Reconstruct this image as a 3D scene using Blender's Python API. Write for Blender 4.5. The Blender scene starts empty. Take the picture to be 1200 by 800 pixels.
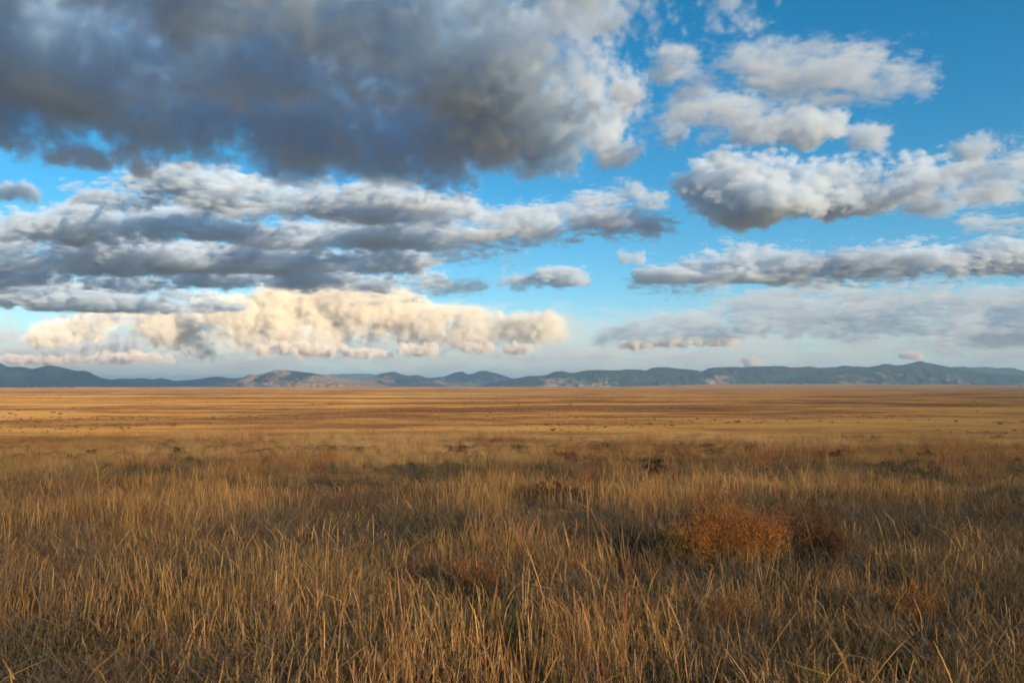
import bpy, math, random
import numpy as np
from mathutils import Vector

S = bpy.context.scene
rng = np.random.default_rng(7)
random.seed(7)
COL = S.collection

# ------------------------------------------------------------------ tagging
def tag(o, label=None, cat=None, group=None, kind=None):
    if label: o['label'] = label
    if cat: o['category'] = cat
    if group: o['group'] = group
    if kind: o['kind'] = kind
    return o

def link(o, parent=None):
    COL.objects.link(o)
    if parent: o.parent = parent
    return o

# ------------------------------------------------------------------ noise (numpy)
def _hash(ix, iy, seed):
    h = (ix.astype(np.int64) * 374761393 + iy.astype(np.int64) * 668265263 + seed * 1442695041) & 0x7fffffff
    h = ((h ^ (h >> 13)) * 1274126177) & 0x7fffffff
    return ((h ^ (h >> 16)) & 0xffff) / 65535.0

def vnoise(x, y, seed=0):
    x = np.asarray(x, float); y = np.asarray(y, float)
    ix = np.floor(x); iy = np.floor(y)
    fx = x - ix; fy = y - iy
    fx = fx * fx * fx * (fx * (fx * 6 - 15) + 10); fy = fy * fy * fy * (fy * (fy * 6 - 15) + 10)
    a = _hash(ix, iy, seed); b = _hash(ix + 1, iy, seed)
    c = _hash(ix, iy + 1, seed); d = _hash(ix + 1, iy + 1, seed)
    return (a * (1 - fx) + b * fx) * (1 - fy) + (c * (1 - fx) + d * fx) * fy

def fbm(x, y, seed=0, octv=4, gain=.5):
    s = 0; a = 1; t = 0
    for k in range(octv):
        s = s + a * vnoise(x * 2 ** k + 17.3 * k, y * 2 ** k - 9.1 * k, seed + k); t += a; a *= gain
    return s / t

def sstep(a, b, x):
    t = np.clip((x - a) / (b - a), 0, 1)
    return t * t * (3 - 2 * t)

# ------------------------------------------------------------------ camera
CAM_H = 1.7
F = 28 / 36 * 1200
HORIZON = 452
cam = bpy.data.cameras.new('camera'); cam_o = link(bpy.data.objects.new('camera', cam))
cam.lens = 28; cam.sensor_width = 36; cam.clip_start = .05; cam.clip_end = 200000
cam_o.location = (0, 0, CAM_H)
cam_o.rotation_euler = (math.radians(90) + math.atan((HORIZON - 400) / F), 0, 0)
S.camera = cam_o

def at(px, py, dist):
    """world point seen at a place of the photograph, a given distance ahead"""
    return np.array(((px - 600) / F * dist, dist, CAM_H + (HORIZON - py) / F * dist))

# ------------------------------------------------------------------ light
SUN_EL, SUN_AZ = 13.5, 138.0
el, az = math.radians(SUN_EL), math.radians(SUN_AZ)
sun_dir = Vector((math.sin(az) * math.cos(el), math.cos(az) * math.cos(el), math.sin(el)))
sun = bpy.data.lights.new('sun', 'SUN'); sun.energy = 4.8; sun.angle = math.radians(.5); sun.color = (1, .80, .56)
sun_o = link(bpy.data.objects.new('sun', sun)); sun_o.rotation_euler = sun_dir.to_track_quat('Z', 'Y').to_euler()

w = bpy.data.worlds.new("World"); S.world = w; w.use_nodes = True
nt = w.node_tree; bg = nt.nodes['Background']
sky = nt.nodes.new('ShaderNodeTexSky'); sky.sky_type = 'NISHITA'; sky.sun_disc = False
sky.sun_elevation = el; sky.sun_rotation = az
sky.air_density = 1.0; sky.dust_density = 1.2; sky.ozone_density = 2.6; sky.altitude = 1200
hs = nt.nodes.new('ShaderNodeHueSaturation'); hs.inputs['Saturation'].default_value = 1.38; hs.inputs['Hue'].default_value = .488
nt.links.new(sky.outputs[0], hs.inputs['Color']); nt.links.new(hs.outputs[0], bg.inputs[0])
bg.inputs[1].default_value = .135

# ------------------------------------------------------------------ material helpers
class NT:
    def __init__(s, tree): s.t = tree
    def n(s, kind, **kw):
        x = s.t.nodes.new(kind)
        for k, v in kw.items():
            if k in x.inputs.keys() and not hasattr(x, k): x.inputs[k].default_value = v
            elif hasattr(x, k): setattr(x, k, v)
            else: x.inputs[k].default_value = v
        return x
    def l(s, a, b): s.t.links.new(a, b)
    def m(s, op, a, b=None, c=None, clamp=False):
        x = s.t.nodes.new('ShaderNodeMath'); x.operation = op; x.use_clamp = clamp
        for i, v in enumerate((a, b, c)):
            if v is None: continue
            if isinstance(v, (int, float)): x.inputs[i].default_value = v
            else: s.l(v, x.inputs[i])
        return x.outputs[0]
    def ramp(s, fac, stops):
        x = s.t.nodes.new('ShaderNodeValToRGB'); e = x.color_ramp.elements
        while len(e) < len(stops): e.new(.5)
        for q, (p, c) in zip(e, stops):
            q.position = p; q.color = (*c, 1)
        s.l(fac, x.inputs[0]); return x.outputs[0]
    def mix(s, fac, a, b):
        x = s.t.nodes.new('ShaderNodeMix'); x.data_type = 'RGBA'
        for i, v in ((0, fac), (6, a), (7, b)):
            if isinstance(v, (int, float)): x.inputs[i].default_value = v
            elif isinstance(v, tuple): x.inputs[i].default_value = (*v, 1)
            else: s.l(v, x.inputs[i])
        return x.outputs[2]

def new_mat(name):
    m = bpy.data.materials.new(name); m.use_nodes = True
    t = m.node_tree; t.nodes.clear(); N = NT(t)
    N.out = t.nodes.new('ShaderNodeOutputMaterial')
    return m, N

def scaled_pos(N, sx, sy, sz=1):
    g = N.n('ShaderNodeNewGeometry'); v = N.n('ShaderNodeVectorMath', operation='MULTIPLY')
    N.l(g.outputs['Position'], v.inputs[0]); v.inputs[1].default_value = (sx, sy, sz); return v.outputs[0]

def blade_material(name, stops, transl=.3, tone_amt=.5):
    """thin leaves and stalks: every blade carries its own tint, every tuft its own tone"""
    m, N = new_mat(name)
    a = N.n('ShaderNodeAttribute', attribute_name='tint', attribute_type='GEOMETRY')
    b = N.n('ShaderNodeAttribute', attribute_name='tone', attribute_type='INSTANCER')
    f = N.m('ADD', N.m('MULTIPLY', a.outputs['Fac'], 1 - tone_amt), N.m('MULTIPLY', b.outputs['Fac'], tone_amt))
    c = N.ramp(f, stops)
    d = N.n('ShaderNodeBsdfDiffuse'); t = N.n('ShaderNodeBsdfTranslucent'); x = N.n('ShaderNodeMixShader')
    N.l(c, d.inputs[0]); N.l(c, t.inputs[0]); x.inputs[0].default_value = transl
    N.l(d.outputs[0], x.inputs[1]); N.l(t.outputs[0], x.inputs[2]); N.l(x.outputs[0], N.out.inputs[0])
    return m

# ------------------------------------------------------------------ terrain
_ty = np.arange(-200, 90000, 1.0)
_sl = np.interp(_ty, [0, 6, 30, 45, 70, 130, 220], [0, .03, .03, .055, .077, .072, 0])
_tz = -np.cumsum(_sl)
def fall(y):
    return np.interp(y, _ty, _tz)
def ground_z(x, y):
    x = np.asarray(x, float); y = np.asarray(y, float)
    d = np.hypot(x, y)
    z = fall(y + (14 * (fbm(x / 26, y / 60, 15, 3) - .5) + 46 * (fbm(x / 75, y / 300, 16, 2) - .5)) * sstep(14, 60, y)) + .10 * (fbm(x / 4, y / 4, 3, 3) - .5)
    z = z + .30 * sstep(15, 60, d) * (fbm(x / 45, y / 22, 5, 3) - .5)
    z = z + 1.6 * sstep(140, 600, d) * (fbm(x / 330, y / 150, 8, 3) - .5)
    z = z + 6.0 * sstep(700, 4000, d) * (fbm(x / 2600, y / 1000, 11, 3) - .5)
    u = x / np.maximum(y, 1)
    z = z + 34 * sstep(3500, 8600, y) * sstep(.10, .30, u) * (1 - sstep(.5, .75, u))
    return z

def mesh_obj(name, verts, faces, mat=None, parent=None, smooth=True, attrs=None):
    me = bpy.data.meshes.new(name)
    verts = np.asarray(verts, np.float32)
    if isinstance(faces, np.ndarray):
        nf, k = faces.shape
        me.vertices.add(len(verts)); me.vertices.foreach_set('co', verts.ravel())
        me.loops.add(nf * k); me.loops.foreach_set('vertex_index', faces.ravel().astype(np.int32))
        me.polygons.add(nf); me.polygons.foreach_set('loop_start', np.arange(0, nf * k, k, dtype=np.int32))
        me.update(calc_edges=True)
    else:
        me.from_pydata([tuple(v) for v in verts], [], faces)
    if smooth: me.polygons.foreach_set('use_smooth', np.ones(len(me.polygons), bool))
    for k, (typ, arr) in (attrs or {}).items():
        a = me.attributes.new(k, typ, 'POINT')
        a.data.foreach_set('vector' if typ == 'FLOAT_VECTOR' else 'value', np.asarray(arr).ravel())
    if mat: me.materials.append(mat)
    me.update()
    return link(bpy.data.objects.new(name, me), parent)

def grid_faces(nr, nc):
    i = np.arange(nr - 1)[:, None] * nc + np.arange(nc - 1)[None]
    return np.stack([i, i + 1, i + nc + 1, i + nc], -1).reshape(-1, 4)

# ground: one sheet from behind the camera to beyond the hills
rows = np.concatenate([np.linspace(-120, -6, 24), np.linspace(-5, 60, 200), 60 * np.geomspace(1.02, 770, 330)])
us = np.linspace(-1.35, 1.35, 300)
Y = np.repeat(rows[:, None], len(us), 1); X = us[None] * (np.maximum(Y, 0) + 45)
gv = np.stack([X, Y, ground_z(X, Y)], -1).reshape(-1, 3)

gm, N = new_mat('prairie_soil_and_grass')
def pn(sx, sy, detail=5, rough=.6):
    t = N.n('ShaderNodeTexNoise'); t.inputs['Scale'].default_value = 1; t.inputs['Detail'].default_value = detail
    t.inputs['Roughness'].default_value = rough; N.l(scaled_pos(N, sx, sy), t.inputs['Vector']); return t.outputs[0]
big = pn(1 / 300, 1 / 110, 8, .70); mid = pn(1 / 45, 1 / 20, 6, .7); fine = pn(2.2, 2.2, 4, .7); huge = pn(1 / 3000, 1 / 600, 6)
f = N.m('ADD', N.m('MULTIPLY', big, .55), N.m('ADD', N.m('MULTIPLY', mid, .3), N.m('MULTIPLY', huge, .25)))
c1 = N.ramp(f, [(.46, (.10, .047, .025)), (.52, (.21, .098, .04)), (.575, (.43, .225, .064)), (.67, (.57, .335, .108))])
c2 = N.mix(N.m('MULTIPLY', fine, .5), c1, (.10, .06, .03))
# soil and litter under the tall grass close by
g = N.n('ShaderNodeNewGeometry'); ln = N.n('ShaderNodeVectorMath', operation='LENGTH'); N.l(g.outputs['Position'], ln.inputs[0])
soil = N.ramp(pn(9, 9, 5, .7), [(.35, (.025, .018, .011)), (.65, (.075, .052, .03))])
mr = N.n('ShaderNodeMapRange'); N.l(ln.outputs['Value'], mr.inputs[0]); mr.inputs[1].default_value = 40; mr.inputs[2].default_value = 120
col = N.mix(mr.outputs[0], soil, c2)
b = N.n('ShaderNodeBsdfDiffuse'); b.inputs['Roughness'].default_value = 1; N.l(col, b.inputs[0])
bp = N.n('ShaderNodeBump'); bp.inputs['Strength'].default_value = .6; bp.inputs['Distance'].default_value = .25
N.l(N.m('ADD', fine, N.m('MULTIPLY', mid, 2.)), bp.inputs['Height']); N.l(bp.outputs[0], b.inputs['Normal'])
N.l(b.outputs[0], N.out.inputs[0])
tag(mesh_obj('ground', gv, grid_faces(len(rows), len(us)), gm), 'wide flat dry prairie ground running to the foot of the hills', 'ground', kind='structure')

# ------------------------------------------------------------------ grass
class Blades:
    def __init__(s): s.v = []; s.f = []; s.t = []; s.n = 0
    def add(s, base, azim, lean0, lean1, length, width, tint, seg=5, head=0, twist=0.0, taper=.9, bend_az=0.0, kink=None):
        base = np.array(base, float); p = base.copy(); pts = []; ds = length / seg
        for k in range(seg + 1):
            t = k / seg
            pts.append(p.copy())
            le = lean0 + (lean1 - lean0) * t ** 1.4; a = azim + bend_az * t
            if kink and t >= kink[0]: le += kink[1]
            p = p + ds * np.array((math.sin(le) * math.cos(a), math.sin(le) * math.sin(a), math.cos(le)))
        fa = azim + math.pi / 2 + twist
        side = np.array((math.cos(fa), math.sin(fa), 0))
        o = s.n
        for k, q in enumerate(pts):
            t = k / seg
            wd = width * (1 - taper * t)
            if head and t > .72: wd = head * (1.0 if k < seg else .3)
            s.v += [q - side * wd / 2, q + side * wd / 2]; s.t += [tint, tint]
        for k in range(seg): s.f.append((o + 2 * k, o + 2 * k + 1, o + 2 * k + 3, o + 2 * k + 2))
        s.n += 2 * (seg + 1)

R = random.uniform
def tuft_upright(n, rad, h, w, lean=.22):
    B = Blades()
    for i in range(n):
        a = R(0, 6.283); r = rad * math.sqrt(R(0, 1)); L = h * R(.45, 1.05)
        l0 = R(0, lean); l1 = l0 + R(-.1, 1.3) * R(.1, 1)
        B.add((r * math.cos(a), r * math.sin(a), -.01), a + R(-1.2, 1.2), l0, l1, L, w * R(.6, 1.3), R(0, 1), 6, 0, R(-1, 1), .85, R(-1.2, 1.2), (R(.35, .8), R(.5, 1.7)) if R(0, 1) < .16 else None)
    for i in range(max(2, n // 9)):
        a = R(0, 6.283); r = rad * R(0, .8); L = h * R(1.05, 1.55); l0 = R(0, .2)
        B.add((r * math.cos(a), r * math.sin(a), 0), a + R(-1, 1), l0, l0 + R(0, .35), L, w * .62, R(.35, 1), 7, w * R(1.0, 2.6), R(-1, 1), .3, R(-.6, .6), (R(.4, .75), R(.3, 1.3)) if R(0, 1) < .25 else None)
    return B
def tuft_arching(n, rad, h, w):
    B = Blades()
    for i in range(n):
        a = R(0, 6.283); r = rad * math.sqrt(R(0, 1)); L = h * R(.6, 1.4)
        B.add((r * math.cos(a), r * math.sin(a), -.01), a + R(-.8, .8), R(.05, .5), R(.8, 2.3), L, w * R(.6, 1.2), R(0, .9), 6, 0, R(-1, 1), .85, R(-1.2, 1.2))
    return B
def tuft_mat(n, rad, w):
    B = Blades()
    for i in range(n):
        a = R(0, 6.283); r = rad * math.sqrt(R(0, 1)); z = R(0, .10)
        B.add((r * math.cos(a), r * math.sin(a), z), R(0, 6.283), R(.3, 1.5), R(1.0, 2.2), R(.15, .55), w * R(.5, 1.2), R(0, .8), 5, 0, R(-1.5, 1.5), .7, R(-2, 2))
    return B
def patch(n, rad, h, w):
    B = Blades()
    for i in range(n):
        a = R(0, 6.283); r = rad * math.sqrt(R(0, 1)); L = h * R(.45, 1.1) * (1.4 if R(0, 1) < .12 else 1)
        l0 = R(0, .3)
        B.add((r * math.cos(a), r * math.sin(a), -.02), R(0, 6.283), l0, l0 + R(0, .8), L, w * R(.6, 1.3), R(0, 1), 3, 0, R(-1, 1), .8)
    return B

BUSHES = []
def clear_of_bushes(x, y):
    k = np.ones(len(x), bool)
    for bx_, by_, r in BUSHES:
        u = np.abs(x - bx_ * y / by_)
        k &= ~((u < r * 1.0) & (y > by_ - r * 2.4) & (y < by_ + r) & (rng.random(len(x)) < .82))
    return k

def scatter(name, protos, P, rot, scl, idx, tone, mat, label, cat='grass'):
    """one object: its mesh holds the tuft shapes and the spots they grow on, geometry nodes set them out"""
    V = []; Fc = []; T = []; PR = []; o = 0
    for k, B in enumerate(protos):
        V.append(np.array(B.v)); Fc.append(np.array(B.f) + o); T.append(np.array(B.t)); PR.append(np.full(B.n, k)); o += B.n
    n = len(P); z1 = lambda a, fill: np.concatenate([np.full(o, fill, np.float32), np.asarray(a, np.float32)])
    z3 = lambda a: np.concatenate([np.zeros((o, 3), np.float32), np.asarray(a, np.float32)])
    ob = mesh_obj(name, np.concatenate(V + [P]), np.concatenate(Fc), mat, smooth=False, attrs={
        'tint': ('FLOAT', np.concatenate(T + [np.zeros(n)]).astype(np.float32)),
        'tone': ('FLOAT', z1(tone, 0)), 'shape': ('INT', np.concatenate(PR + [np.full(n, -1)]).astype(np.int32)),
        'pick': ('INT', z1(idx, 0).astype(np.int32)), 'turn': ('FLOAT_VECTOR', z3(rot)), 'size': ('FLOAT_VECTOR', z3(scl))})
    g = bpy.data.node_groups.new(name + '_growth', 'GeometryNodeTree'); G = NT(g)
    g.interface.new_socket('Geometry', in_out='INPUT', socket_type='NodeSocketGeometry')
    g.interface.new_socket('Geometry', in_out='OUTPUT', socket_type='NodeSocketGeometry')
    gi = G.n('NodeGroupInput'); go = G.n('NodeGroupOutput')
    def attr(nm, dt):
        a = G.n('GeometryNodeInputNamedAttribute', data_type=dt); a.inputs['Name'].default_value = nm; return a.outputs[0]
    sh = attr('shape', 'INT')
    def sep(k):
        c = G.n('FunctionNodeCompare', data_type='INT', operation='EQUAL'); G.l(sh, c.inputs[2]); c.inputs[3].default_value = k
        s_ = G.n('GeometryNodeSeparateGeometry', domain='POINT'); G.l(gi.outputs[0], s_.inputs[0]); G.l(c.outputs[0], s_.inputs[1]); return s_.outputs[0]
    g2i = G.n('GeometryNodeGeometryToInstance')
    for k in range(len(protos)): G.l(sep(k), g2i.inputs[0])
    ip = G.n('GeometryNodeInstanceOnPoints'); G.l(sep(-1), ip.inputs['Points']); G.l(g2i.outputs[0], ip.inputs['Instance'])
    ip.inputs['Pick Instance'].default_value = True
    G.l(attr('pick', 'INT'), ip.inputs['Instance Index']); G.l(attr('turn', 'FLOAT_VECTOR'), ip.inputs['Rotation']); G.l(attr('size', 'FLOAT_VECTOR'), ip.inputs['Scale'])
    G.l(ip.outputs[0], go.inputs[0])
    ob.modifiers.new('growth', 'NODES').node_group = g
    return tag(ob, label, cat, kind='stuff')

def spots(y0, y1, dens, margin=1.15, side=1.5):
    """random spots over the wedge of plain in view, dens per square metre"""
    hw = lambda y: .645 * y * margin + side
    A = (hw(y0) + hw(y1)) * (y1 - y0); n = int(A * dens)
    y = np.sqrt(rng.random(int(n * 1.0)) * (y1 ** 2 - y0 ** 2) + y0 ** 2); x = (rng.random(len(y)) * 2 - 1) * hw(y)
    return x, y

def pack(x, y, kz=1.0, tilt=.12, sc=(.75, 1.25), nk=1, k0=0, hmod=None):
    n = len(x); P = np.stack([x, y, ground_z(x, y)], 1)
    rot = np.stack([rng.normal(0, tilt, n), rng.normal(0, tilt, n), rng.random(n) * 6.283], 1)
    s = rng.uniform(*sc, n); h = s * (hmod if hmod is not None else 1) * kz
    return P, rot, np.stack([s, s, h], 1), rng.integers(k0, k0 + nk, n)

def tone_at(x, y):
    t = .55 * fbm(x / 5.5, y / 4, 21, 3) + .45 * np.where(y < 90, fbm(x / 40, y / 14, 23, 4), fbm(x / 190, y / 45, 24, 4))
    return np.clip((t - .5) * 2.2 + .5 + rng.normal(0, .07, len(x)), 0, 1)
def height_at(x, y):
    return .55 + 1.05 * sstep(.32, .74, fbm(x / 2.2, y / 2.2, 31, 3))

STRAW = [(0, (.075, .05, .028)), (.25, (.22, .125, .05)), (.5, (.43, .237, .085)), (.75, (.58, .345, .13)), (1, (.66, .48, .24))]
straw = blade_material('dry_straw', STRAW, .3, .55)
dead = blade_material('dead_grass', [(0, (.05, .038, .026)), (.5, (.14, .102, .066)), (1, (.30, .23, .15))], .2, .35)
leaf_dark_scrub = blade_material('scrub_leaves', [(0, (.06, .036, .018)), (.5, (.16, .08, .033)), (1, (.30, .15, .055))], .2, .7)
russet = blade_material('russet_grass', [(0, (.12, .04, .022)), (.5, (.30, .115, .05)), (1, (.42, .21, .10))], .3, .4)
under = blade_material('green_undergrowth', [(0, (.02, .028, .014)), (.5, (.05, .06, .025)), (1, (.12, .115, .045))], .25, .4)

def grass_all():
    protos = [tuft_upright(random.randint(44, 74), R(.07, .13), R(.28, .40), .0024, R(.2, .5)) for _ in range(8)] + [tuft_arching(random.randint(44, 68), .13, R(.30, .46), .0024) for _ in range(6)]
    stalks = []
    for k in range(5):
        B = Blades()
        for i in range(random.randint(2, 5)):
            l0 = R(.1, .9); B.add((R(-.1, .1), R(-.1, .1), 0), R(0, 6.283), l0, l0 + R(-.1, .9), R(.45, .85), R(.0025, .004), R(.3, .8), 8, R(.003, .007), R(-1, 1), .35, R(-.8, .8), (R(.35, .8), R(.4, 1.6)) if R(0, 1) < .4 else None)
        stalks.append(B)
    mids = [patch(90, .26, .30, .0065) for _ in range(4)]
    fars = [patch(100, .6, .30, .013) for _ in range(3)]
    K = protos + mids + fars + stalks
    parts = []; tones = []
    def put(x, y, **kw):
        k = clear_of_bushes(x, y) & (rng.random(len(x)) < .22 + 1.0 * sstep(.34, .62, fbm(x / 1.7, y / 1.7, 61, 3)))
        x, y = x[k], y[k]
        hm = height_at(x, y); tn = tone_at(x, y)
        parts.append(pack(x, y, hmod=hm, **kw)); tones.append(tn)
    x, y = spots(1.6, 7, 54); put(x, y, nk=14, kz=.66)
    x, y = spots(2.2, 18, 1.9); put(x, y, nk=5, k0=21, tilt=.2)
    x, y = spots(7, 16, 27); put(x, y, nk=14, sc=(.75, 1.25), kz=.85)
    x, y = spots(14, 45, 10); put(x, y, nk=4, k0=14, kz=.72)
    x, y = spots(42, 130, 2.0); put(x, y, nk=3, k0=18, sc=(.5, 1.1), kz=.55)
    x, y = spots(125, 330, .6); put(x, y, nk=3, k0=18, sc=(.7, 1.6), kz=.7); x, y = spots(330, 1000, .07); put(x, y, nk=3, k0=18, sc=(1.2, 2.4), kz=.6)
    x, y = spots(50, 330, .06); put(x, y, nk=3, k0=18, sc=(.5, 1.1), kz=1.5)
    P, r, s, i = (np.concatenate([p[k] for p in parts]) for k in range(4))
    print('grass tufts', len(P))
    scatter('dry_grass', K, P, r, s, i, np.concatenate(tones), straw, 'tall tan and ochre dry grass covering the whole plain')
    # flattened dead grass at the feet of the stalks
    x, y = spots(1.6, 14, 15); x2, y2 = spots(14, 22, 4); x = np.r_[x, x2]; y = np.r_[y, y2]
    P, r, s, i = pack(x, y, tilt=.1, nk=5)
    scatter('matted_grass', [tuft_mat(60, .24, .0036) for _ in range(5)], P, r, s, i, rng.random(len(x)), dead, 'grey brown flattened dead grass tangled at the foot of the stalks')
    # low scrub dotted over the plain
    x, y = spots(48, 330, .028); x2, y2 = spots(330, 1500, .0013); x = np.r_[x, x2]; y = np.r_[y, y2]
    k = fbm(x / 70, y / 40, 71, 3) > .585; x, y = x[k], y[k]
    P, r, s, i = pack(x, y, nk=3, sc=(.25, 1.15), kz=.9); s *= np.where(y > 330, 1.8, 1.0)[:, None]
    scatter('distant_scrub', [patch(160, .5, .42, .03) for _ in range(3)], P, r, s, i, np.clip(rng.random(len(x)) * .5 + fbm(x / 50, y / 50, 77, 2) * .6, 0, 1), leaf_dark_scrub, 'dark low scrub dotted over the far golden plain', 'scrub')
    # green leaves low between the dead stalks
    x, y = spots(1.6, 26, 9); k = fbm(x / 1.6, y / 1.6, 91, 3) > .50; x, y = x[k], y[k]
    P, r, s, i = pack(x, y, nk=4, sc=(.6, 1.2))
    scatter('green_undergrowth', [tuft_arching(34, .15, .24, .0045) for _ in range(4)], P, r, s, i, rng.random(len(x)), under, 'dark green low leaves showing in gaps between the dead stalks', 'undergrowth')
    # reddish bunches
    x, y = spots(3.2, 40, 4.5); k = fbm(x / 3.2, y / 2.2, 41, 3) > .595; x, y = x[k], y[k]
    P, r, s, i = pack(x, y, nk=4, hmod=height_at(x, y), kz=.7)
    scatter('russet_grass', [tuft_upright(50, .13, .40, .005, .35) for _ in range(4)], P, r, s, i, rng.random(len(x)), russet, 'rust red bunches of grass scattered among the tan grass')
# ------------------------------------------------------------------ shrubs and single plants
def tube(pts, r0, r1, V, Fc, sides=3):
    o = len(V)
    for k, p in enumerate(pts):
        r = r0 + (r1 - r0) * k / (len(pts) - 1)
        for j in range(sides):
            a = 6.283 * j / sides; V.append((p[0] + r * math.cos(a), p[1] + r * math.sin(a), p[2]))
    for k in range(len(pts) - 1):
        for j in range(sides):
            a = o + k * sides + j; b = o + k * sides + (j + 1) % sides
            Fc.append((a, b, b + sides, a + sides))

leaf_russet = blade_material('russet_leaves', [(0, (.14, .05, .018)), (.4, (.36, .12, .032)), (.75, (.46, .20, .05)), (1, (.34, .24, .06))], .3, 0)
leaf_brown = blade_material('brown_leaves', [(0, (.06, .028, .015)), (.5, (.16, .07, .03)), (1, (.26, .12, .045))], .25, 0)
leaf_olive = blade_material('olive_leaves', [(0, (.08, .07, .024)), (.5, (.22, .17, .045)), (1, (.38, .25, .06))], .3, 0)
leaf_dark = blade_material('dark_leaves', [(0, (.03, .025, .014)), (.5, (.07, .052, .028)), (1, (.13, .09, .045))], .2, 0)
leaf_green = blade_material('green_blades', [(0, (.04, .06, .015)), (.6, (.10, .13, .03)), (1, (.24, .21, .06))], .3, 0)
bark, N = new_mat('twig_bark')
b = N.n('ShaderNodeBsdfDiffuse'); tn = N.n('ShaderNodeTexNoise'); tn.inputs['Scale'].default_value = 40
N.l(N.ramp(tn.outputs[0], [(.3, (.05, .032, .02)), (.7, (.13, .085, .05))]), b.inputs[0]); N.l(b.outputs[0], N.out.inputs[0])

def shrub(name, cat, label, x, y, wx, wy, h, mat, stems=26, twigs=9, leaves=16, leaf=.02, group=None, lobes=((0, 0, 1),), low=0.0):
    z = float(ground_z(x, y))
    root = tag(link(bpy.data.objects.new(name, None)), label, cat, group); root.location = (x, y, z)
    V = []; Fc = []; B = Blades()
    for s in range(stems):
        a = R(0, 6.283); q = math.sqrt(R(.0, 1)); hh = h * (1 - .45 * q) * R(.65, 1.1)
        lx, ly, ls = lobes[s % len(lobes)]; hh *= ls; ox, oy = lx * wx, ly * wy; sp = ls if len(lobes) > 1 else 1
        ex, ey = wx / 2 * q * math.cos(a) * sp * (.62 if len(lobes) > 1 else 1), wy / 2 * q * math.sin(a) * sp * (.62 if len(lobes) > 1 else 1)
        pts = [np.array((ox + ex * .15 + (ex * .85) * t ** 1.3 + R(-.02, .02) * h, oy + ey * .15 + ey * .85 * t ** 1.3 + R(-.02, .02) * h, hh * t - .02)) for t in np.linspace(0, 1, 6)]
        tube(pts, .0035 * max(1, h), .0012 * max(1, h), V, Fc)
        for k in range(twigs):
            t = R(.25, 1); i = min(4, int(t * 5)); p = pts[i] + (pts[i + 1] - pts[i]) * (t * 5 - i)
            ta = R(0, 6.283); L = h * R(.12, .34)
            d = np.array((math.cos(ta) * .75, math.sin(ta) * .75, R(.3, 1.1))); e = p + d * L
            tube([p, p + d * L * .5 + R(-.02, .02), e], .0016 * max(1, h), .0007 * max(1, h), V, Fc)
            tw = R(0, 1)
            for j in range(leaves):
                u = R(.15, 1.05); c = p + d * L * u + np.array((R(-1, 1), R(-1, 1), R(-1, 1))) * L * .16
                B.add(c, R(0, 6.283), R(0, 1.3), R(.3, 1.9), leaf * R(.6, 1.5), leaf * R(.22, .42), min(1, max(0, (tw * .7 + R(0, .3)) * (1 - low) + low * (1.25 - 1.5 * c[2] / h) + R(-.1, .1))), 2, 0, R(-1, 1), .8)
    mesh_obj('stems', V, Fc, bark, root, smooth=False)
    mesh_obj('foliage', B.v, np.array(B.f), mat, root, smooth=False, attrs={'tint': ('FLOAT', np.array(B.t, np.float32))})
    return root

def ground_at(px, py):
    d = np.geomspace(2, 5000, 4000); x = (px - 600) / F * d          # first place where the line of sight meets the ground
    k = np.argmax(CAM_H - (py - HORIZON) / F * d < ground_z(x, d)); return float(x[k]), float(d[k])
def shrub_at(px, py, wpx, hpx, label, mat, name='shrub', cat='shrub', deep=.8, group=None, **kw):
    """px, py: foot of the plant as the photograph shows it; wpx, hpx its breadth and height there"""
    x, y = ground_at(px, py); m = y / F
    BUSHES.append((x, y, wpx * m * .5))
    return shrub(name, cat, label, x, y, wpx * m, wpx * m * deep, hpx * m, mat, group=group, **kw)

shrub_at(856, 664, 116, 112, 'bright orange russet shrub, the tallest bush in the near grass', leaf_russet, stems=80, twigs=12, leaves=26, leaf=.02, low=.45, lobes=((-.22, 0, 1), (.12, .1, .78), (.3, -.1, .6), (-.38, -.25, .62), (0, -.3, .55)))
shrub_at(934, 655, 110, 70, 'low dark brown shrub with reddish tips beside the bright orange shrub', leaf_brown, stems=60, twigs=11, leaves=24, leaf=.02, low=.3, lobes=((-.2, 0, .85), (.12, .15, 1), (.34, -.1, .6)))
shrub_at(795, 668, 78, 56, 'low yellow and olive shrub in front of the bright orange shrub', leaf_olive, stems=42, twigs=10, leaves=22, leaf=.021)
shrub_at(1062, 730, 90, 56, 'low rusty red plant in the right foreground near the frame edge', leaf_russet, name='low_plant', cat='plant', stems=32, twigs=9, leaves=18, leaf=.016)
shrub_at(842, 738, 90, 48, 'low pale rust plant in the foreground below the bright orange shrub', leaf_russet, name='low_plant', cat='plant', stems=30, twigs=8, leaves=16, leaf=.016)
shrub_at(560, 695, 80, 58, 'rust red plant standing among tall stalks left of centre foreground', leaf_russet, name='low_plant', cat='plant', stems=30, twigs=9, leaves=16, leaf=.016)
shrub_at(655, 592, 95, 30, 'wide dark red brown bush patch behind the near tan stalks', leaf_brown, stems=44, twigs=9, leaves=18, leaf=.035)
shrub_at(768, 560, 36, 22, 'small dark grey bush above and left of the bright orange shrub', leaf_dark, stems=22, twigs=9, leaves=14, leaf=.045)
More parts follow.
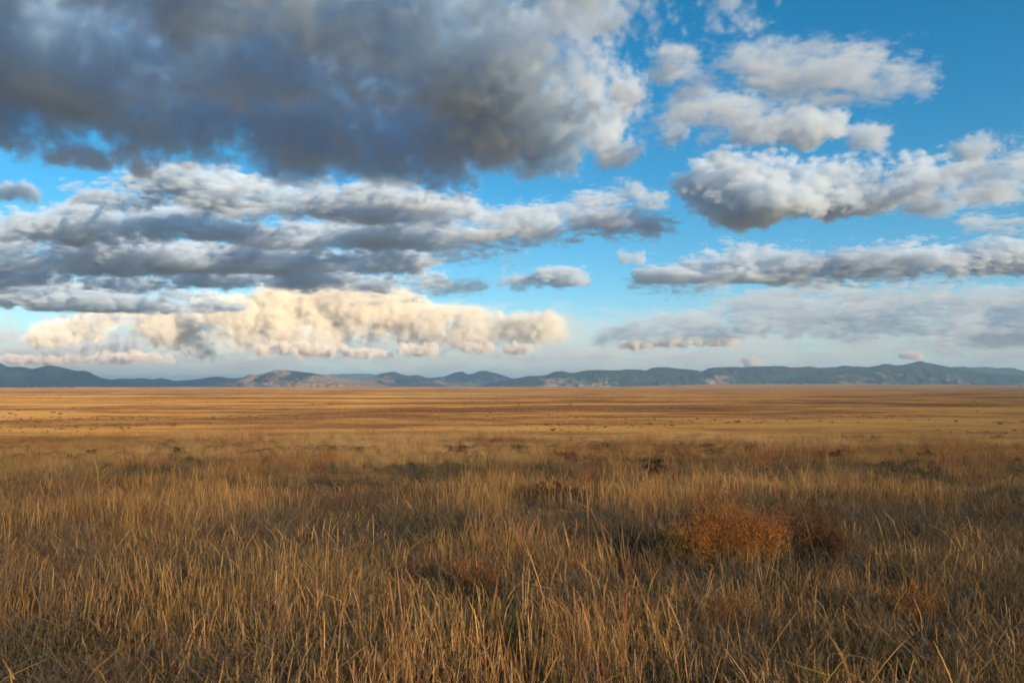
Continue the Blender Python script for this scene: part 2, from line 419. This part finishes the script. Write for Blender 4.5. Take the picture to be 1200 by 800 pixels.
far = [(976, 538, 20, 11, 'small dark bush on the pale grass, left of the pair above the orange shrub', leaf_dark),
       (1036, 548, 14, 9, 'small dark bush on the pale grass, right of the pair above the orange shrub', leaf_dark),
       (1186, 545, 22, 9, 'dark brown bush at the right edge of the plain', leaf_brown),
       (206, 500, 20, 6, 'rusty bush standing alone far out on the left plain', leaf_brown),
       (85, 541, 18, 9, 'dark bush low in the grass near the left edge', leaf_dark),
       (387, 538, 20, 9, 'rusty bush in the middle grass left of centre', leaf_russet),
       (110, 533, 12, 8, 'tiny dark bush right of the dark bush near the left edge', leaf_dark),
       (605, 527, 16, 9, 'olive bush in the middle distance near the centre', leaf_olive),
       (708, 526, 30, 9, 'olive brown bush in the middle distance right of centre', leaf_olive),
       (864, 496, 12, 5, 'dark bush alone on the golden band right of centre', leaf_dark),
       (1170, 498, 14, 6, 'far dark bush on the brown band at the right', leaf_dark),
       (648, 505, 10, 4, 'tiny dark bush on the golden band near the centre', leaf_dark)]
for a in far:
    shrub_at(*a, stems=16, twigs=7, leaves=10, leaf=.06 if a[1] > 510 else .12)

# green tuft in the foreground
x, y = ground_at(590, 765); BUSHES.append((x, y, .22)); root = tag(link(bpy.data.objects.new('green_tuft', None)), 'fresh green grass tuft among dead stalks at the bottom centre', 'grass tuft')
root.location = (x, y, float(ground_z(x, y)))
B = Blades()
for i in range(110):
    a = R(0, 6.283); r = .10 * math.sqrt(R(0, 1))
    B.add((r * math.cos(a), r * math.sin(a), 0), a, R(0, .3), R(.2, 1.1), R(.2, .45), R(.004, .009), R(0, 1), 5, 0, R(-.6, .6), .9)
mesh_obj('blades', B.v, np.array(B.f), leaf_green, root, smooth=False, attrs={'tint': ('FLOAT', np.array(B.t, np.float32))})

grass_all()

# ------------------------------------------------------------------ hills
def hill_mat(name, bias, tan=(.33, .22, .13), wood=(.03, .05, .04), sc=1.0):
    m, N = new_mat(name)
    def hn(s, d=6):
        t = N.n('ShaderNodeTexNoise'); t.inputs['Scale'].default_value = 1; t.inputs['Detail'].default_value = d; t.inputs['Roughness'].default_value = .62
        N.l(scaled_pos(N, s, s * .5, s * 2.2), t.inputs['Vector']); return t.outputs[0]
    a = hn(1 / 520 * sc); b2 = hn(1 / 90)
    g = N.n('ShaderNodeNewGeometry'); sp = N.n('ShaderNodeSeparateXYZ'); N.l(g.outputs['Position'], sp.inputs[0])
    hgt = N.m('MULTIPLY', sp.outputs[2], .0007)
    f = N.m('ADD', N.m('ADD', a, N.m('MULTIPLY', b2, .25)), N.m('ADD', hgt, bias - .62))
    msk = N.n('ShaderNodeMapRange'); msk.interpolation_type = 'SMOOTHSTEP'; N.l(f, msk.inputs[0]); msk.inputs[1].default_value = -.05; msk.inputs[2].default_value = .07
    c = N.mix(msk.outputs[0], tan, wood)
    d = N.n('ShaderNodeBsdfDiffuse'); N.l(c, d.inputs[0])
    bp = N.n('ShaderNodeBump'); bp.inputs['Strength'].default_value = 1; bp.inputs['Distance'].default_value = 38
    N.l(N.m('ADD', hn(1 / 170, 5), N.m('MULTIPLY', b2, .5)), bp.inputs['Height']); N.l(bp.outputs[0], d.inputs['Normal'])
    N.l(d.outputs[0], N.out.inputs[0]); return m

def hills(name, prof, D, depth, mat, label, seed, spur=.9, step=.7, rough=.14, foot=0):
    px = np.array([p[0] for p in prof], float); py = np.array([p[1] for p in prof], float)
    xs = np.arange(px[0], px[-1] + .1, step); hp = np.interp(xs, px, HORIZON - py)
    k = np.array([1, 2, 1]) / 4.; hp[1:-1] = np.convolve(hp, k, 'valid')
    H = hp / F * D
    ts = np.linspace(-1, 1, 91)
    T, XX = np.meshgrid(ts, xs, indexing='ij'); HH = np.repeat(H[None], len(ts), 0)
    Xw = (XX - 600) / F * D; Yw = D + T * depth * .48
    rd = 1 - np.abs(2 * fbm(Xw / (depth * .55) + T * .5, T * .9 + 5, seed, 4) - 1)
    r2 = 1 - np.abs(2 * fbm(Xw / (depth * .16) + T * .8, T * 2.2, seed + 9, 3) - 1)
    r3 = fbm(Xw / 75 + T * 2, T * 6, seed + 21, 3)
    e = np.abs(T) * (1 + .5 * (r3 - .5) + spur * (1 - rd) * 2.2 + .6 * spur * (1 - r2) * 1.8)
    Z = HH * np.clip(1 - e ** .95, -.2, 1) * (1 + rough * 2 * (fbm(Xw / 260, Yw / 260, seed + 3, 4) - .5))
    Z = Z + (1 - np.clip(e, 0, 1)) * 0 + foot * np.clip(1 - np.abs(T), 0, 1)
    Z = np.where(e > 1.0, Z - 10, Z)
    Z = np.maximum(Z, float(gv[:, 2].min()))
    v = np.stack([Xw, Yw, Z], -1).reshape(-1, 3)
    return tag(mesh_obj(name, v, grid_faces(len(ts), len(xs)), mat), label, 'hills', kind='structure')

hills('hills_far_left', [(-260, 436), (-160, 424), (-60, 432), (0, 426), (8, 430), (18, 428.5), (40, 431.5), (52, 429.5), (60, 428), (68, 428), (76, 430), (85, 432.5), (100, 434), (106, 437), (112, 440.5), (120, 443.5), (135, 445), (150, 448), (170, 452)], 11500, 1500,
      hill_mat('wooded_slope', .2), 'dark blue wooded ridge at the left edge', 50)
hills('hills_low_left', [(100, 452), (120, 446), (140, 443.5), (155, 444), (170, 442.5), (180, 444), (190, 442), (198, 444), (205, 446), (225, 444.5), (240, 442.5), (255, 441.5), (268, 443), (285, 442), (300, 444), (330, 447), (360, 452)], 15000, 1600,
      hill_mat('low_wooded_slope', .14), 'low blue hills in a row left of the tan dome hill', 53)
hills('hill_tan_dome', [(255, 452), (270, 447), (285, 442), (294, 438.7), (299, 440.5), (310, 438), (323, 434), (330, 435), (337, 433.2), (345, 433), (355, 435), (370, 437), (385, 439), (395, 441.5), (410, 443), (430, 446), (460, 452)], 10500, 1250,
      hill_mat('dry_grass_slope', -.10, (.33, .21, .12)), 'tan dome shaped hill with dark wooded crest', 57, spur=.5)
hills('hills_pale_back', [(360, 446), (385, 439.5), (400, 437), (415, 438.3), (430, 437), (440, 440), (470, 443), (500, 442), (530, 444), (560, 446), (600, 448)], 24000, 2200,
      hill_mat('distant_slope', .1), 'palest and farthest blue hills in the gap', 61)
hills('hills_middle', [(400, 452), (420, 446), (433, 441), (445, 437.5), (455, 437), (462, 436), (475, 439), (482, 440), (490, 439.5), (500, 443), (512, 442), (525, 444), (545, 447), (575, 452)], 13500, 1500,
      hill_mat('mixed_slope', -.07, (.26, .19, .12)), 'rounded tan and grey hill left of the twin peaks', 65)
hills('hills_twin_peaks', [(490, 452), (505, 443.5), (520, 441), (530, 437), (541, 435.7), (548, 438.5), (553, 438), (560, 435.5), (567, 434), (575, 436.5), (583, 437), (592, 440), (602, 443), (625, 447), (660, 452)], 15500, 1700,
      hill_mat('peak_slope', .03), 'two dark blue peaks with tan lower slopes', 69)
hills('hills_right_range', [(560, 452), (585, 447), (600, 444), (620, 440.5), (640, 440), (650, 436.5), (660, 434.5), (668, 436), (680, 434), (705, 432.5), (730, 432.5), (750, 434), (757, 434.7), (765, 431.7), (783, 430.5), (800, 431.5), (812, 432), (822, 433.5), (832, 431), (840, 430), (855, 430.3), (870, 430.7), (885, 429), (905, 430), (920, 430), (938, 429), (945, 428.5), (955, 430.7), (965, 430), (980, 431), (988, 429.2), (1000, 430), (1010, 430), (1020, 430), (1045, 431), (1080, 434), (1150, 442), (1220, 452)], 10200, 1500,
      hill_mat('range_slope', .04), 'long dark wooded range with pale bare patches right of centre', 73, spur=.8)
hills('hill_right_dome', [(880, 452), (940, 441), (985, 434), (1005, 430.5), (1020, 428.5), (1035, 427), (1055, 426.5), (1068, 424.5), (1080, 423.5), (1095, 425.5), (1115, 429.5), (1135, 433), (1160, 437), (1200, 441), (1260, 446), (1350, 452)], 9600, 1300,
      hill_mat('dome_slope', .05, (.2, .15, .1)), 'broad smooth dome hill, highest of the right range', 77, spur=.45)
hills('hills_right_back', [(1060, 440), (1100, 430.5), (1130, 430), (1150, 431.5), (1175, 432.3), (1200, 433), (1260, 432), (1330, 436), (1420, 444)], 12500, 1500,
      hill_mat('back_slope', .18), 'dark ridge behind the dome hill at the right edge', 81)

# trees far out at the foot of the hills, a few pixels high
def treeline(name, spans, D, h, mat, label):
    V = []; Fc = []
    base = [(0, 0, 1), (.9, 0, .45), (.28, .85, .45), (-.72, .53, .45), (-.72, -.53, .45), (.28, -.85, .45), (.55, .4, .05), (-.2, .65, .05), (-.7, 0, .05), (-.2, -.65, .05), (.55, -.4, .05)]
    fs = [(0, 1, 2), (0, 2, 3), (0, 3, 4), (0, 4, 5), (0, 5, 1)] + [(1, 6, 2), (2, 6, 7), (2, 7, 3), (3, 7, 8), (3, 8, 4), (4, 8, 9), (4, 9, 5), (5, 9, 10), (5, 10, 1), (1, 10, 6)]
    for p0, p1, n in spans:
        for i in range(n):
            px = R(p0, p1); d = D * R(.93, 1.07); x = (px - 600) / F * d; hh = h * R(.45, 1.1); o = len(V); z = float(ground_z(x, d))
            for b_ in base: V.append((x + b_[0] * hh * .6 * R(.7, 1.3), d + b_[1] * hh * .6, z + hh * b_[2] * R(.8, 1.15)))
            Fc.extend(tuple(o + q for q in f_) for f_ in fs)
    tag(mesh_obj(name, V, Fc, mat, smooth=False), label, 'trees', kind='stuff')
far_leaf, N = new_mat('far_tree_leaves'); b = N.n('ShaderNodeBsdfDiffuse'); b.inputs[0].default_value = (.03, .04, .022, 1); N.l(b.outputs[0], N.out.inputs[0])
treeline('treeline', [(-60, 30, 160), (20, 88, 90)], 6200, 15, far_leaf, 'dark line of trees on the plain under the left ridge')
treeline('distant_trees', [(1045, 1135, 60), (860, 960, 16), (1000, 1200, 20), (620, 760, 10)], 7000, 10, far_leaf, 'tiny dark scattered trees under the right range')

# ------------------------------------------------------------------ clouds: vapour with real depth
def vapour(dens, tint, g):
    m, N = new_mat('cloud_vapour'); v = N.n('ShaderNodeVolumePrincipled')
    v.inputs['Color'].default_value = (*tint, 1); v.inputs['Density'].default_value = dens; v.inputs['Anisotropy'].default_value = g
    N.l(v.outputs[0], N.out.inputs['Volume']); return m

def blob(c, rad, n):
    u = rng.normal(size=(n, 3)); u /= np.linalg.norm(u, axis=1)[:, None]; u *= rng.random((n, 1)) ** (1 / 3)
    return np.asarray(c) + u * np.asarray(rad)

def cloud(label, pts, r, res, base=None, nscale=900., amp=1.0, sharp=5., dens=.02, stretch=(1, 1, 1), base_soft=100., bias=0.0, detail=6, rough=.64, fray=9., fine=.88, amt=8.5, seed=0.0, puff=.03, tint=(.85, .925, .985), g_back=-.2):
    pts = np.asarray(pts)
    ob = mesh_obj('cloud', pts, [])
    lo = pts.min(0) - r * 1.5; hi = pts.max(0) + r * 1.5
    if base is not None: lo[2] = max(lo[2], base - 20)
    res = res * fine; dens = dens * .72; sharp = sharp * .55
    n = [int(max(6, (hi[i] - lo[i]) / res)) for i in range(3)]
    g = bpy.data.node_groups.new('cloud_field', 'GeometryNodeTree'); G = NT(g)
    g.interface.new_socket('Geometry', in_out='INPUT', socket_type='NodeSocketGeometry')
    g.interface.new_socket('Geometry', in_out='OUTPUT', socket_type='NodeSocketGeometry')
    gi = G.n('NodeGroupInput'); go = G.n('NodeGroupOutput')
    vc = G.n('GeometryNodeVolumeCube'); vc.inputs['Min'].default_value = lo; vc.inputs['Max'].default_value = hi
    for i, k in enumerate('XYZ'): vc.inputs['Resolution ' + k].default_value = n[i]
    pos = G.n('GeometryNodeInputPosition')
    sc = G.n('ShaderNodeVectorMath', operation='MULTIPLY_ADD'); G.l(pos.outputs[0], sc.inputs[0])
    sc.inputs[1].default_value = [1 / (nscale * s) for s in stretch]; sc.inputs[2].default_value = (seed * 3.7, seed * 1.3, seed * 5.1)
    nz = G.n('ShaderNodeTexNoise'); nz.inputs['Scale'].default_value = 1; nz.inputs['Detail'].default_value = detail; nz.inputs['Roughness'].default_value = rough
    G.l(sc.outputs[0], nz.inputs['Vector'])
    vo = G.n('ShaderNodeTexVoronoi', feature='F1'); vo.inputs['Scale'].default_value = 2.6; vo.inputs['Detail'].default_value = 1; G.l(sc.outputs[0], vo.inputs['Vector'])
    pr = G.n('GeometryNodeProximity', target_element='POINTS'); G.l(gi.outputs[0], pr.inputs[0]); G.l(pos.outputs[0], pr.inputs['Sample Position'])
    s = G.m('SUBTRACT', 1 + bias, G.m('DIVIDE', pr.outputs['Distance'], r))
    e = G.m('MULTIPLY', G.m('SUBTRACT', nz.outputs[0], .5), amt * amp)
    pf = G.m('MULTIPLY', G.m('SUBTRACT', .42, vo.outputs['Distance']), puff * 3)
    d = G.m('MULTIPLY', G.m('ADD', s, G.m('ADD', e, pf)), sharp)
    hf = G.n('ShaderNodeTexNoise'); hf.inputs['Scale'].default_value = 6.5; hf.inputs['Detail'].default_value = 3; hf.inputs['Roughness'].default_value = .7
    G.l(sc.outputs[0], hf.inputs['Vector'])
    d = G.m('ADD', d, G.m('MULTIPLY', G.m('SUBTRACT', hf.outputs[0], .53), fray))        # frayed edges
    if base is not None:
        sx = G.n('ShaderNodeSeparateXYZ'); G.l(pos.outputs[0], sx.inputs[0])
        bz = G.m('ADD', G.m('DIVIDE', G.m('SUBTRACT', sx.outputs[2], base), base_soft), G.m('ADD', G.m('MULTIPLY', G.m('SUBTRACT', nz.outputs[0], .56), 8.0), G.m('MULTIPLY', G.m('SUBTRACT', hf.outputs[0], .5), 3.0)))
        d = G.m('MINIMUM', d, bz)
    cl = G.n('ShaderNodeClamp'); G.l(d, cl.inputs[0]); G.l(cl.outputs[0], vc.inputs['Density'])
    sm = G.n('GeometryNodeSetMaterial'); sm.inputs['Material'].default_value = vapour(dens, tint, g_back); G.l(vc.outputs[0], sm.inputs[0]); G.l(sm.outputs[0], go.inputs[0])
    md = ob.modifiers.new('field', 'NODES'); md.node_group = g; md.show_viewport = False
    print('cloud', label[:30], n, round(n[0] * n[1] * n[2] / 1e6, 2))
    return tag(ob, label, 'cloud', 'clouds over the plain', 'stuff')

def cl_pts(blobs, D, deep):
    """blobs: px, py, rx, ry (photograph units) at distance D; deep: half depth in metres"""
    P = []
    for b_ in blobs:
        px, py, rx, ry = b_[:4]; d = D if len(b_) < 5 else b_[4]; dp = deep if len(b_) < 6 else b_[5]
        m = d / F; n = int(min(1500, max(40, rx * ry * .5)))
        P.append(blob(at(px, py, d), (rx * m, dp, ry * m), n))
    return np.vstack(P)

# the great grey cloud overhead: a slab seen from below, thinner and sunlit along its right side
P = np.vstack([blob((-2050, 3900, 1760), (1850, 1350, 140), 900), blob((-700, 5250, 1740), (1000, 850, 130), 430),
               blob((-1400, 2500, 1800), (900, 700, 100), 200), blob((-450, 4100, 1780), (450, 600, 100), 150)])
cloud('vast slate grey cloud hanging over the upper left', P, 220, 16, base=1480, nscale=760, amp=.78, sharp=2.6, dens=.011, base_soft=130, seed=1, tint=(.72, .88, 1))
P = np.vstack([blob((260, 5050, 1720), (400, 560, 100), 260), blob((480, 4950, 1720), (170, 350, 80), 90), blob((0, 4700, 1760), (350, 500, 90), 130)])
cloud('rounded right end of the great grey cloud with sunlit flank', P, 150, 13, base=1470, nscale=560, amp=1.05, sharp=2.6, dens=.014, base_soft=110, seed=34)
P = np.vstack([blob((480, 3450, 1850), (620, 330, 50), 300), blob((130, 3850, 1830), (450, 450, 70), 260), blob((230, 4450, 1800), (260, 330, 80), 120), blob((-50, 3000, 1880), (600, 500, 60), 160)])
cloud('pale cream ragged shoulder of the great grey cloud', P, 105, 12, base=1640, nscale=520, amp=1.2, sharp=2.0, dens=.010, base_soft=140, seed=31)
K = dict(fray=11., base_soft=60, sharp=3., stretch=(2.4, 1.6, .75))
cloud('cloud strip with cream crest just under the great grey cloud', cl_pts([(150, 226, 80, 5), (300, 232, 90, 8), (430, 240, 90, 7), (220, 218, 80, 4), (360, 222, 60, 5), (500, 246, 50, 4)], 7900, 450), 98, 15, base=at(0, 254, 7900)[2], nscale=460, amp=1.26, dens=.016, seed=2, **K)
cloud('upper band of the broad grey cloud at the left with cream crest', cl_pts([(330, 272, 150, 6), (440, 275, 60, 7), (120, 262, 120, 5), (230, 268, 60, 7), (20, 270, 70, 8), (490, 268, 60, 5)], 9300, 550), 102, 17, base=at(0, 286, 9300)[2], nscale=480, amp=1.32, dens=.016, seed=3, **K)
cloud('middle band of the broad grey cloud at the left', cl_pts([(60, 300, 110, 9), (190, 300, 110, 9), (320, 302, 110, 7), (440, 304, 70, 8), (-60, 305, 80, 12), (90, 286, 60, 8)], 11000, 700), 111, 20, base=at(0, 318, 11000)[2], nscale=520, amp=1.32, dens=.016, seed=32, **K)
cloud('lower dark band of the broad grey cloud at the left', cl_pts([(30, 326, 110, 5), (180, 324, 110, 4), (330, 327, 120, 4), (460, 330, 60, 3), (-60, 325, 80, 7)], 12800, 800), 104, 23, base=at(0, 338, 12800)[2], nscale=520, amp=1.26, dens=.015, seed=33, **K)
cloud('dark flat cloud low at the left edge', cl_pts([(30, 346, 100, 8), (-60, 340, 80, 12), (130, 355, 90, 4), (235, 359, 50, 2.5)], 16000, 1300), 128, 29, base=at(0, 364, 16000)[2], nscale=620, amp=1.0, dens=.013, seed=4, **K)
cloud('small cream cloud at the left edge', cl_pts([(10, 222, 26, 3)], 6500, 150), 50, 12, nscale=230, amp=1.0, dens=.02, seed=5)
cloud('small dark scraps below the great grey cloud', cl_pts([(85, 183, 28, 3), (155, 185, 22, 4), (20, 168, 16, 3)], 5200, 150), 60, 11, nscale=240, amp=1.1, dens=.014, seed=6)
cloud('lit shreds in the gap left of centre', cl_pts([(600, 270, 50, 5), (560, 278, 30, 4), (625, 265, 24, 4), (530, 252, 40, 3), (660, 296, 20, 2)], 8200, 350), 80, 15, base=at(0, 286, 8200)[2], nscale=330, amp=1.2, dens=.014, seed=7, **K)
cloud('small cumulus with bright left head and grey right tail', cl_pts([(692, 256, 20, 7), (722, 262, 28, 5), (765, 264, 26, 3)], 7600, 280), 80, 14, base=at(0, 276, 7600)[2], nscale=340, amp=1.0, dens=.02, seed=8, **K)
cloud('flat little cloud above the horizon near the centre', cl_pts([(635, 327, 60, 3), (660, 323, 28, 3)], 11500, 400), 80, 20, base=at(0, 336, 11500)[2], nscale=380, amp=1.1, dens=.015, seed=9, **K)
cloud('thin bright streaming cloud at the upper right', cl_pts([(850, 118, 60, 8, 4150, 260), (910, 103, 60, 7, 3900, 230), (965, 85, 60, 5, 3600, 170), (1040, 93, 50, 1.5, 3600, 60), (795, 132, 36, 4, 4350, 150), (1000, 64, 30, 2, 3350, 80), (900, 75, 30, 2, 3500, 60), (830, 85, 26, 2, 3700, 60)], 4000, 300), 50, 8, nscale=380, amp=1.7, sharp=2.0, dens=.009, stretch=(1.7, 1.2, .65), seed=10, fray=12.)
cloud('narrow pointed cloud under the thin bright cloud', cl_pts([(930, 149, 60, 2.5), (885, 154, 24, 2.5), (975, 140, 24, 2)], 4500, 150), 48, 9, nscale=280, amp=1.2, dens=.016, seed=11)
cloud('broad white topped cumulus with grey base at the right', cl_pts([(870, 222, 70, 12), (960, 218, 95, 11), (1050, 215, 60, 5), (838, 212, 36, 9), (910, 203, 55, 7), (1100, 208, 36, 2), (900, 243, 50, 5)], 6900, 550), 92, 12, base=at(0, 260, 6900)[2], nscale=520, amp=1.32, dens=.018, seed=12, fray=11., base_soft=80, stretch=(1.5, 1.2, .8))
cloud('grey streaks at the right edge', cl_pts([(1170, 200, 50, 5), (1150, 225, 60, 2), (1190, 215, 40, 3)], 6200, 300), 65, 12, nscale=360, amp=1.2, sharp=2.3, dens=.01, stretch=(1.6, 1.3, .7), seed=13)
cloud('small wisp at the right edge', cl_pts([(1160, 170, 32, 4), (1185, 163, 16, 2)], 5200, 120), 45, 10, nscale=240, amp=1.2, sharp=2.5, dens=.014, seed=14)
cloud('long low cumulus bank at the right', cl_pts([(850, 308, 45, 6), (960, 311, 110, 6), (1080, 306, 120, 8), (1200, 302, 120, 9), (1300, 305, 80, 9), (800, 328, 50, 2), (880, 320, 70, 3)], 10600, 650), 104, 17, base=at(0, 330, 10600)[2], nscale=500, amp=1.15, dens=.016, seed=15, **K)
cloud('hazy layered grey bank low at the right', cl_pts([(1130, 358, 160, 5), (980, 368, 150, 4), (1250, 372, 90, 7), (850, 380, 130, 3), (1230, 388, 120, 4), (760, 392, 60, 2), (1060, 384, 150, 3), (930, 352, 60, 2)], 20000, 2500), 170, 36, nscale=1000, amp=1.2, sharp=1.8, dens=.0035, stretch=(2.6, 1.5, .5), seed=16)
cloud('towering sunlit storm cloud far off at the left', cl_pts([(95, 402, 34, 6), (130, 394, 60, 12), (210, 386, 80, 18), (290, 378, 80, 20), (370, 366, 60, 20), (445, 368, 60, 18), (520, 380, 70, 12), (610, 386, 60, 4), (360, 396, 200, 12), (150, 380, 46, 8), (420, 356, 46, 7), (345, 354, 26, 6), (260, 366, 40, 6)], 38000, 2600), 480, 66, base=at(0, 426, 38000)[2], nscale=2300, amp=.36, sharp=2.0, dens=.0042, base_soft=2600, puff=.0, bias=.25, seed=17, tint=(1, .945, .83), fray=4., g_back=-.4)  # peach of the far, reddened light is put into the vapour tint
cloud('dark scalloped strip in front of the storm cloud', cl_pts([(120, 405, 55, 3), (150, 400, 18, 4), (60, 412, 70, 3), (200, 346, 60, 2), (120, 372, 50, 2)], 26000, 900), 95, 32, nscale=600, amp=.8, dens=.005, seed=18, tint=(.9, .93, .97))
cloud('row of little pink clouds low at the right', cl_pts([(745, 403, 20, 3), (800, 401, 40, 3), (845, 400, 22, 2), (880, 426, 8, 4), (1068, 416, 10, 2)], 34000, 500), 190, 45, nscale=600, amp=.55, dens=.009, seed=19, tint=(1, .91, .80), fray=5., g_back=-.4)  # vapour tinted pink to stand in for light reddened by distance
cloud('row of little pink clouds low near the centre', cl_pts([(488, 410, 26, 4), (560, 408, 22, 3), (605, 408, 16, 3), (430, 414, 30, 2), (350, 410, 60, 5), (60, 420, 60, 3), (160, 420, 50, 3)], 33000, 500), 190, 45, nscale=600, amp=.55, dens=.009, seed=20, tint=(1, .91, .80), fray=5., g_back=-.4)  # reddened far light painted into the vapour colour here too
cloud('thin grey streaks between the cloud banks left of centre', cl_pts([(480, 262, 70, 2), (600, 252, 60, 2), (560, 296, 60, 2), (520, 340, 60, 2), (700, 232, 30, 2), (640, 245, 40, 1.5), (450, 345, 90, 2)], 9000, 350), 62, 15, nscale=420, amp=1.3, sharp=1.8, dens=.010, stretch=(3, 1.6, .6), seed=24, fray=12.)
cloud('thin streaks between the cloud banks at the right', cl_pts([(1120, 236, 70, 2), (1040, 340, 120, 2), (800, 338, 50, 2), (880, 345, 60, 1.5), (1180, 260, 60, 1.5), (760, 330, 30, 1.5)], 9000, 350), 58, 15, nscale=420, amp=1.3, sharp=1.8, dens=.009, stretch=(3, 1.6, .6), seed=25, fray=12.)
cloud('faint pinkish veil low along the horizon', cl_pts([(100, 415, 400, 14), (700, 410, 500, 16), (1200, 405, 300, 16)], 60000, 5000), 1500, 260, nscale=9000, amp=.5, sharp=1.2, dens=3.6e-4, stretch=(2, 1, .5), detail=4, puff=0, seed=22, tint=(1, .93, .93))
for i, b_ in enumerate([(735, 110, 14, 8, 4300), (720, 170, 22, 10, 4900), (800, 60, 18, 5, 3500), (760, 228, 16, 3, 6000), (730, 224, 10, 2, 6000), (790, 160, 8, 2, 4800), (1030, 155, 12, 2, 4600), (845, 162, 8, 2, 4700), (1090, 240, 20, 1.5, 6500), (740, 300, 12, 1.5, 9500)]):
    cloud('small white scrap of cloud drifting in the blue gap right of the great cloud', cl_pts([b_], 4500, 110), 50, 11, nscale=210, amp=1.4, sharp=2.6, dens=.013, stretch=(1.4, 1.2, .8), seed=40 + i)

# ------------------------------------------------------------------ air
hm, N = new_mat('haze'); v = N.n('ShaderNodeVolumePrincipled')
v.inputs['Color'].default_value = (.44, .71, 1, 1); v.inputs['Density'].default_value = 4.3e-5; v.inputs['Anisotropy'].default_value = 0
N.l(v.outputs[0], N.out.inputs['Volume'])
zl = float(gv[:, 2].min()) - 1
bx = [(sx * 70000, sy, sz) for sx in (-1, 1) for sy in (-1500, 50000) for sz in (zl, 560)]
tag(mesh_obj('haze', bx, [(0, 1, 3, 2), (4, 6, 7, 5), (0, 4, 5, 1), (2, 3, 7, 6), (0, 2, 6, 4), (1, 5, 7, 3)], hm, smooth=False), 'thin blue air in front of the far hills', 'haze', kind='stuff')

# ------------------------------------------------------------------ render
S.render.engine = 'CYCLES'
cy = S.cycles
cy.max_bounces = 10; cy.diffuse_bounces = 3; cy.transmission_bounces = 4; cy.volume_bounces = 9; cy.transparent_max_bounces = 8
cy.volume_step_rate = 2.4; cy.use_denoising = True; cy.caustics_reflective = False; cy.caustics_refractive = False
cy.use_adaptive_sampling = True; cy.adaptive_threshold = .03
vs = S.view_settings; vs.view_transform = 'Standard'; vs.look = 'None'; vs.gamma = 1; vs.use_curve_mapping = False
vs.exposure = 0.36
